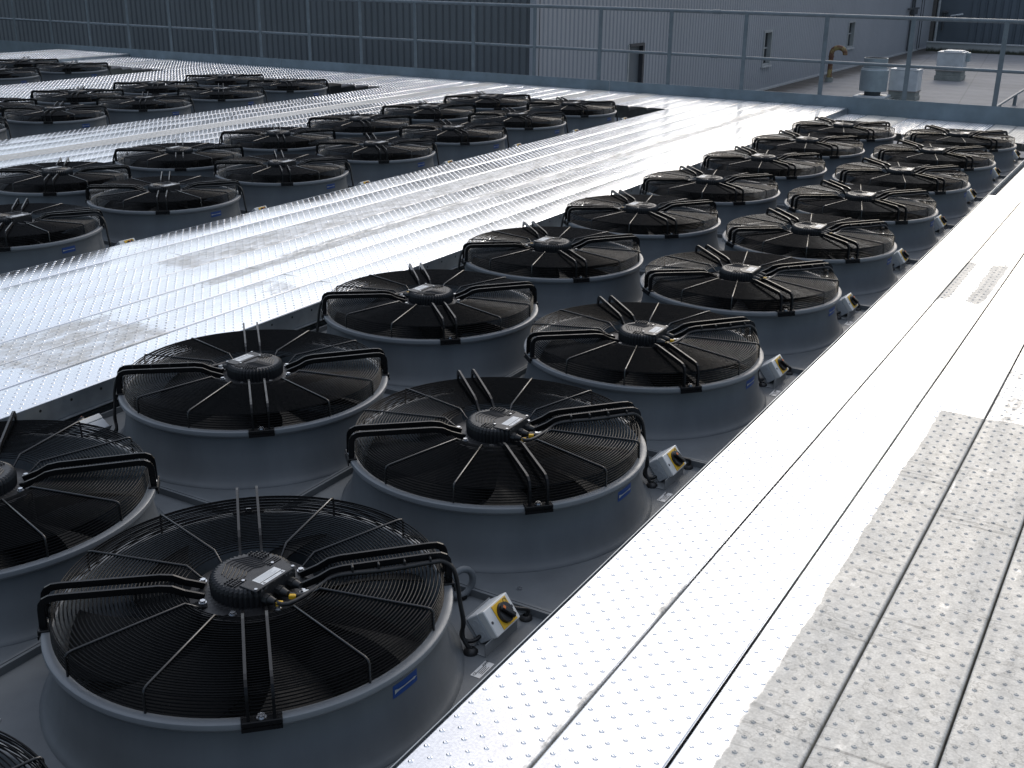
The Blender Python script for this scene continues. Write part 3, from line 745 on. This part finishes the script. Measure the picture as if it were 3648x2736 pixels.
def sticker_mb():
    mb = MB(); a0, a1 = -7.4, 3.2; n = 8; r = .5108; z0, z1 = -.081, -.046
    def pt(a, z, rr): return (rr * math.cos(R(a)), rr * math.sin(R(a)), z)
    vs = []
    for j in range(n + 1):
        a = a0 + (a1 - a0) * j / n; vs += [pt(a, z0, r + .0012), pt(a, z1, r)]
    mb.add(vs, [(2 * j, 2 * j + 2, 2 * j + 3, 2 * j + 1) for j in range(n)], 'blue', True)
    # white rotation arrow: swallow tail on the left, point on the right
    up = [(.05, .62), (.11, .60), (.19, .56), (.30, .54), (.80, .56), (.84, .62), (.97, .50)]
    dn = [(.11, .50), (.11, .45), (.19, .44), (.30, .46), (.80, .44), (.84, .38), (.97, .50)]
    dn[0] = (.10, .50); dn.insert(1, (.05, .36))
    poly = up + dn[::-1]
    pts = [pt(a0 + (a1 - a0) * u_, z0 + (z1 - z0) * v_, r + .0024) for u_, v_ in poly]
    # strips between the upper and lower edge
    U_ = [(.05, .68), (.12, .64), (.20, .57), (.45, .545), (.78, .56), (.82, .60), (.96, .50)]; L_ = [(.05, .32), (.12, .38), (.20, .43), (.45, .455), (.78, .44), (.82, .40), (.96, .496)]
    for q in range(len(U_) - 1):
        mb.add([pt(a0 + (a1 - a0) * u_, z0 + (z1 - z0) * v_, r + .0026) for u_, v_ in (L_[q], L_[q + 1], U_[q + 1], U_[q])], [(0, 1, 2, 3)], 'white')
    return mb
def cable_pts(k):
    s_ = .7071
    def P_(r, off, z): return (r * s_ - off * s_, r * s_ + off * s_, z)   # along the 45 degree arm, off = sideways
    o = (-.040, -.044)[k]
    pts = [(.105, (-.045, .0)[k], .055), (.150, (-.030, .02)[k], .050), (.165, .07, .054), P_(.205, o + .004, .062), P_(.25, o, .070), P_(.36, o - .004, .071), P_(.47, o, .076), P_(.505, o + .006, .072), P_(.533, o + .012, .045), P_(.546, o + .014, .0), P_(.552, o + .006, -.06), P_(.560, o - .006 * k, -.12)]
    if k == 0: pts += [(.425, .363, -.165), (.440, .361, -.190), (.452, .364, TRAY_Z + .004)]
    else: pts += [(.415, .372, -.172), (.428, .378, -.192), (.447, .396, -.192), (.455, .412, -.182)]
    return smooth_path(pts)
def smooth_path(pts, sub=4):
    pts = [Vector(p) for p in pts]; out = []
    for i in range(len(pts) - 1):
        p0, p1, p2, p3 = pts[max(i - 1, 0)], pts[i], pts[i + 1], pts[min(i + 2, len(pts) - 1)]
        for q in range(sub):
            t_ = q / sub
            out.append(.5 * ((2 * p1) + (-p0 + p2) * t_ + (2 * p0 - 5 * p1 + 4 * p2 - p3) * t_ ** 2 + (-p0 + 3 * p1 - 3 * p2 + p3) * t_ ** 3))
    out.append(pts[-1]); return out
def make_fan(near):
    f = empty('axial_fan')
    sh = shroud_mb(96 if near else 56).build('shroud', f, DZ)
    sticker_mb().build('direction_sticker', sh, DZ)
    g = guard_mb(112 if near else 64, 5 if near else 4)
    if not near:
        for a in SPOKES: spoke_mb(g, a)
    gd = g.build('wire_guard', f, DZ)
    if near:
        for a in SPOKES: spoke_mb(MB(), a).build('spoke', gd, DZ)
    for a in ARM_A:
        ar = arm_mb(a).build('support_arm', f, DZ)
        bk = bracket_mb(a).build('foot_bracket', ar, DZ)
        if near:
            X = rot(R(a)) @ Matrix.Translation((.5225, 0, 0))
            MB().cyl((0, 0), .0085, .0060, .0135, 'bolt', 6, X).cyl((0, 0), .0115, .0058, .0075, 'bolt', 14, X).build('bolt', ar, DZ)
    mo = motor_mb(True).build('motor', f, DZ)
    plate_mb(True).build('rating_plate', mo, DZ)
    if near:
        for a in (20, 68, 112, 158, 202, 248, 292, 340):
            X = rot(R(a)) @ Matrix.Translation((.140, 0, 0))
            MB().cyl((0, 0), .0105, .032, .041, 'bolt', 14, X).cyl((0, 0), .0075, .041, .047, 'bolt', 6, X).build('bolt', mo, DZ)
        for y in (-.048, 0., .048):
            X = Matrix.Translation((.088, y, .056)) @ Matrix.Rotation(R(90), 4, 'Y')
            MB().cyl((0, 0), .0155, 0, .016, 'rubber', 8, X, False).cyl((0, 0), .0125, .016, .036, 'rubber', 14, X, True, .008).build('cable_gland', mo, DZ)
        for y, dx in ((-.047, .0), (-.004, .006)):
            X = Matrix.Translation((.130 + dx, y + .006, .050)) @ Matrix.Rotation(R(30), 4, 'Z')
            MB().box((-.009, -.006, -.006), (.009, .006, .007), 'yellow', X, .002).build('cable_marker', mo, DZ)
        X = Matrix.Translation((.152, .040, 0)); MB().cyl((0, 0), .009, .034, .053, 'coverwhite', 12, X).build('plug', mo, DZ)
    hb = hub_mb().build('impeller', f, DZ)
    if near:
        for q in range(7): blade_mb(MB(), 12 + q * 360 / 7).build('blade', hb, DZ)
    else:
        mb = MB()
        for q in range(7): blade_mb(mb, 12 + q * 360 / 7)
        mb.build('blades', hb, DZ)
    for k in (0, 1):
        mb = MB(); mb.tube(cable_pts(k), .0062, 'rubber', 8 if near else 6)
        if k == 0: mb.lathe([(.022, TRAY_Z), (.021, TRAY_Z + .006), (.013, TRAY_Z + .014), (.008, TRAY_Z + .016)], 'rubber', 14, Matrix.Translation((.452, .364, 0)))
        cb = mb.build('cable', f, DZ)
        if near and k == 0:
            for r_ in (.26, .33, .40, .47):
                X = rot(R(45)) @ Matrix.Translation((r_, -.036, .0755))
                MB().box((-.003, -.013, -.013), (.003, .013, .016), 'rubber', X, .002).build('cable_tie', cb, DZ)
    return f
near_fan = make_fan(True); far_fan = make_fan(False)

# ------------------------------------------------------------------ isolator boxes
def make_switch():
    s = empty('isolator_switch')
    th = .6374; n = Vector((math.cos(th), 0, math.sin(th))); u_ = Vector((-math.sin(th), 0, math.cos(th))); yv = Vector((0, 1, 0))
    o = Vector((.5174, .4041, -.1671)) - Vector((.48, .466, TRAY_Z))
    X = Matrix(((n.x, yv.x, u_.x, o.x), (n.y, yv.y, u_.y, o.y), (n.z, yv.z, u_.z, o.z), (0, 0, 0, 1)))   # local: x out of the face, y along, z up the face
    L, H, D = .125, .0825, .0715
    MB().box((-D, 0, 0), (-.026, L, H), 'boxgrey', X, .003).build('enclosure', s)
    cv = MB().box((-.0255, -.0008, -.0008), (0, L + .0008, H + .0008), 'coverwhite', X, .0025).build('cover', s)
    MB().cyl((0, 0), .0045, 0, .0012, 'ink', 10, X @ Matrix.Translation((0, .010, H * .5)) @ Matrix.Rotation(R(90), 4, 'Y')).cyl((0, 0), .0045, 0, .0012, 'ink', 10, X @ Matrix.Translation((0, L - .010, H * .5)) @ Matrix.Rotation(R(90), 4, 'Y')).build('screw', cv)
    yp = MB().box((.0002, .036, .004), (.0022, .110, H - .004), 'yellow', X, .0008)
    yp = yp.build('switch_plate', s)
    XR = X @ Matrix.Translation((.0026, .098, H - .014)) @ Matrix.Rotation(R(90), 4, 'Y')
    MB().tube([(.007 * math.cos(2 * math.pi * j / 16), .007 * math.sin(2 * math.pi * j / 16), 0) for j in range(16)], .0010, 'ink', 5, closed=True, X=XR).build('off_symbol', yp)
    mb = MB(); mb.box((.0023, .098, .010), (.0029, .100, .022), 'ink', X); mb.build('on_symbol', yp)
    XK = X @ Matrix.Translation((.0022, .073, H * .5)) @ Matrix.Rotation(R(90), 4, 'Y')
    kb = MB().cyl((0, 0), .031, 0, .010, 'knob', 28, XK, True, .029).box((-.028, -.008, .010), (.028, .008, .022), 'knob', XK @ Matrix.Rotation(R(35), 4, 'Z'), .003).build('rotary_handle', s)
    MB().box((-.027, -.004, .0222), (-.017, .004, .0228), 'orange', XK @ Matrix.Rotation(R(35), 4, 'Z')).build('pointer', kb)
    for yy in (H * .28, H * .72):
        XX = X @ Matrix.Translation((-.048, -.0006, yy)) @ Matrix.Rotation(R(90), 4, 'X')
        MB().tube([(.0105 * math.cos(2 * math.pi * j / 18), .0105 * math.sin(2 * math.pi * j / 18), 0) for j in range(18)], .0008, 'boxgrey', 4, closed=True, X=XX).build('knockout', s)
    mb = MB(); mb.box((-D - .003, -.006, -.002), (-D - .0005, L + .006, H + .004), 'bracket', X)
    mb.box((.0215, -.106, .0003), (.0240, .068, .0400), 'bracket'); mb.box((-.030, -.106, .0003), (.0215, .068, .0026), 'bracket')
    mb.box((-.030, -.110, .0028), (-.0275, .068, .012), 'bracket')
    mb.build('bracket', s)
    mb = MB(); mb.tube(smooth_path([X @ Vector((-.03, L + .001, H * .4)), X @ Vector((-.03, L + .02, H * .38)), X @ Vector((-.022, L + .035, H * .2)), (.025, .128, .03), (.02, .125, .006)]), .006, 'rubber', 8)
    mb.lathe([(.020, 0), (.019, .006), (.010, .013)], 'rubber', 14, Matrix.Translation((.02, .125, 0)))
    mb.build('supply_cable', s)
    return s
switch0 = make_switch()

ORD = {1: 'first', 2: 'second', 3: 'third', 4: 'fourth', 5: 'fifth', 6: 'sixth', 7: 'seventh', 8: 'eighth', 9: 'ninth', 10: 'tenth'}
SIDE = {'A': 'left', 'B': 'right', 'D': 'left', 'C': 'right', 'F': 'left', 'E': 'right', 'H': 'left', 'G': 'right'}
UNIT = {'A': 0, 'B': 0, 'C': 1, 'D': 1, 'E': 2, 'F': 2, 'G': 3, 'H': 3}
def fan_label(cn, i):
    back = 9 - i
    if UNIT[cn] == 0:
        k = i - VIS[cn][0] + 1
        if cn == 'B' and i == -1: return 'black caged fan of which only a sliver shows in the bottom left corner'
        if cn == 'A' and i == 0: return 'black caged fan cut off by the left edge, level with the big front fan'
        if back == 1: return 'last black caged fan before the railing, %s row of the nearest cooler' % SIDE[cn]
        n_ = i + 1 if cn == 'B' else i
        return '%s whole black caged fan from the front, %s row of the nearest cooler' % (ORD[n_], SIDE[cn])
    if back == 1: return 'last black caged fan before the railing, %s row of the %s cooler' % (SIDE[cn], UN[UNIT[cn]])
    return '%s black caged fan from the railing, %s row of the %s cooler' % (ORD[back], SIDE[cn], UN[UNIT[cn]])
def switch_label(cn, i):
    back = 9 - i
    if UNIT[cn] == 0 and back > 1:
        n_ = i + 1 if cn == 'B' else i
        return 'grey isolator box with yellow switch beside %s fan from front, %s row, nearest cooler' % (ORD[n_], SIDE[cn])
    return 'grey isolator box with yellow switch beside %s fan from railing, %s row, %s cooler' % (ORD[back], SIDE[cn], UN[UNIT[cn]])
SW = {'B': range(0, 9), 'C': range(2, 9), 'A': (1, 2)}
used = {'near': False, 'far': False, 'sw': False}
rng = random.Random(4)
for cn in 'ABCDEFGH':
    flip = SIDE[cn] == 'left'; rz = math.pi if flip else 0.
    for i in VIS[cn]:
        near = (cn in 'AB' and i <= 4)
        src = near_fan if near else far_fan; key = 'near' if near else 'far'
        o = copy_tree(src) if used[key] else src
        used[key] = True
        o.location = (COLX[cn], i * P, TRAY_Z); o.rotation_euler = (0, 0, rz + R(rng.uniform(-1.2, 1.2)))
        a_ = rng.uniform(0, 6.28)
        for ch in o.children:
            if ch.name.startswith('impeller'): ch.rotation_euler = (0, 0, a_)
        tag(o, fan_label(cn, i), 'fan', 'black caged fans on the cooler units')
        if i in SW.get(cn, ()):
            s_ = copy_tree(switch0) if used['sw'] else switch0; used['sw'] = True
            off = Vector((.48, .466, 0)); off = -off if flip else off
            s_.location = (COLX[cn] + off.x, i * P + off.y, TRAY_Z); s_.rotation_euler = (0, 0, rz)
            tag(s_, switch_label(cn, i), 'isolator switch', 'isolator boxes beside the fans')
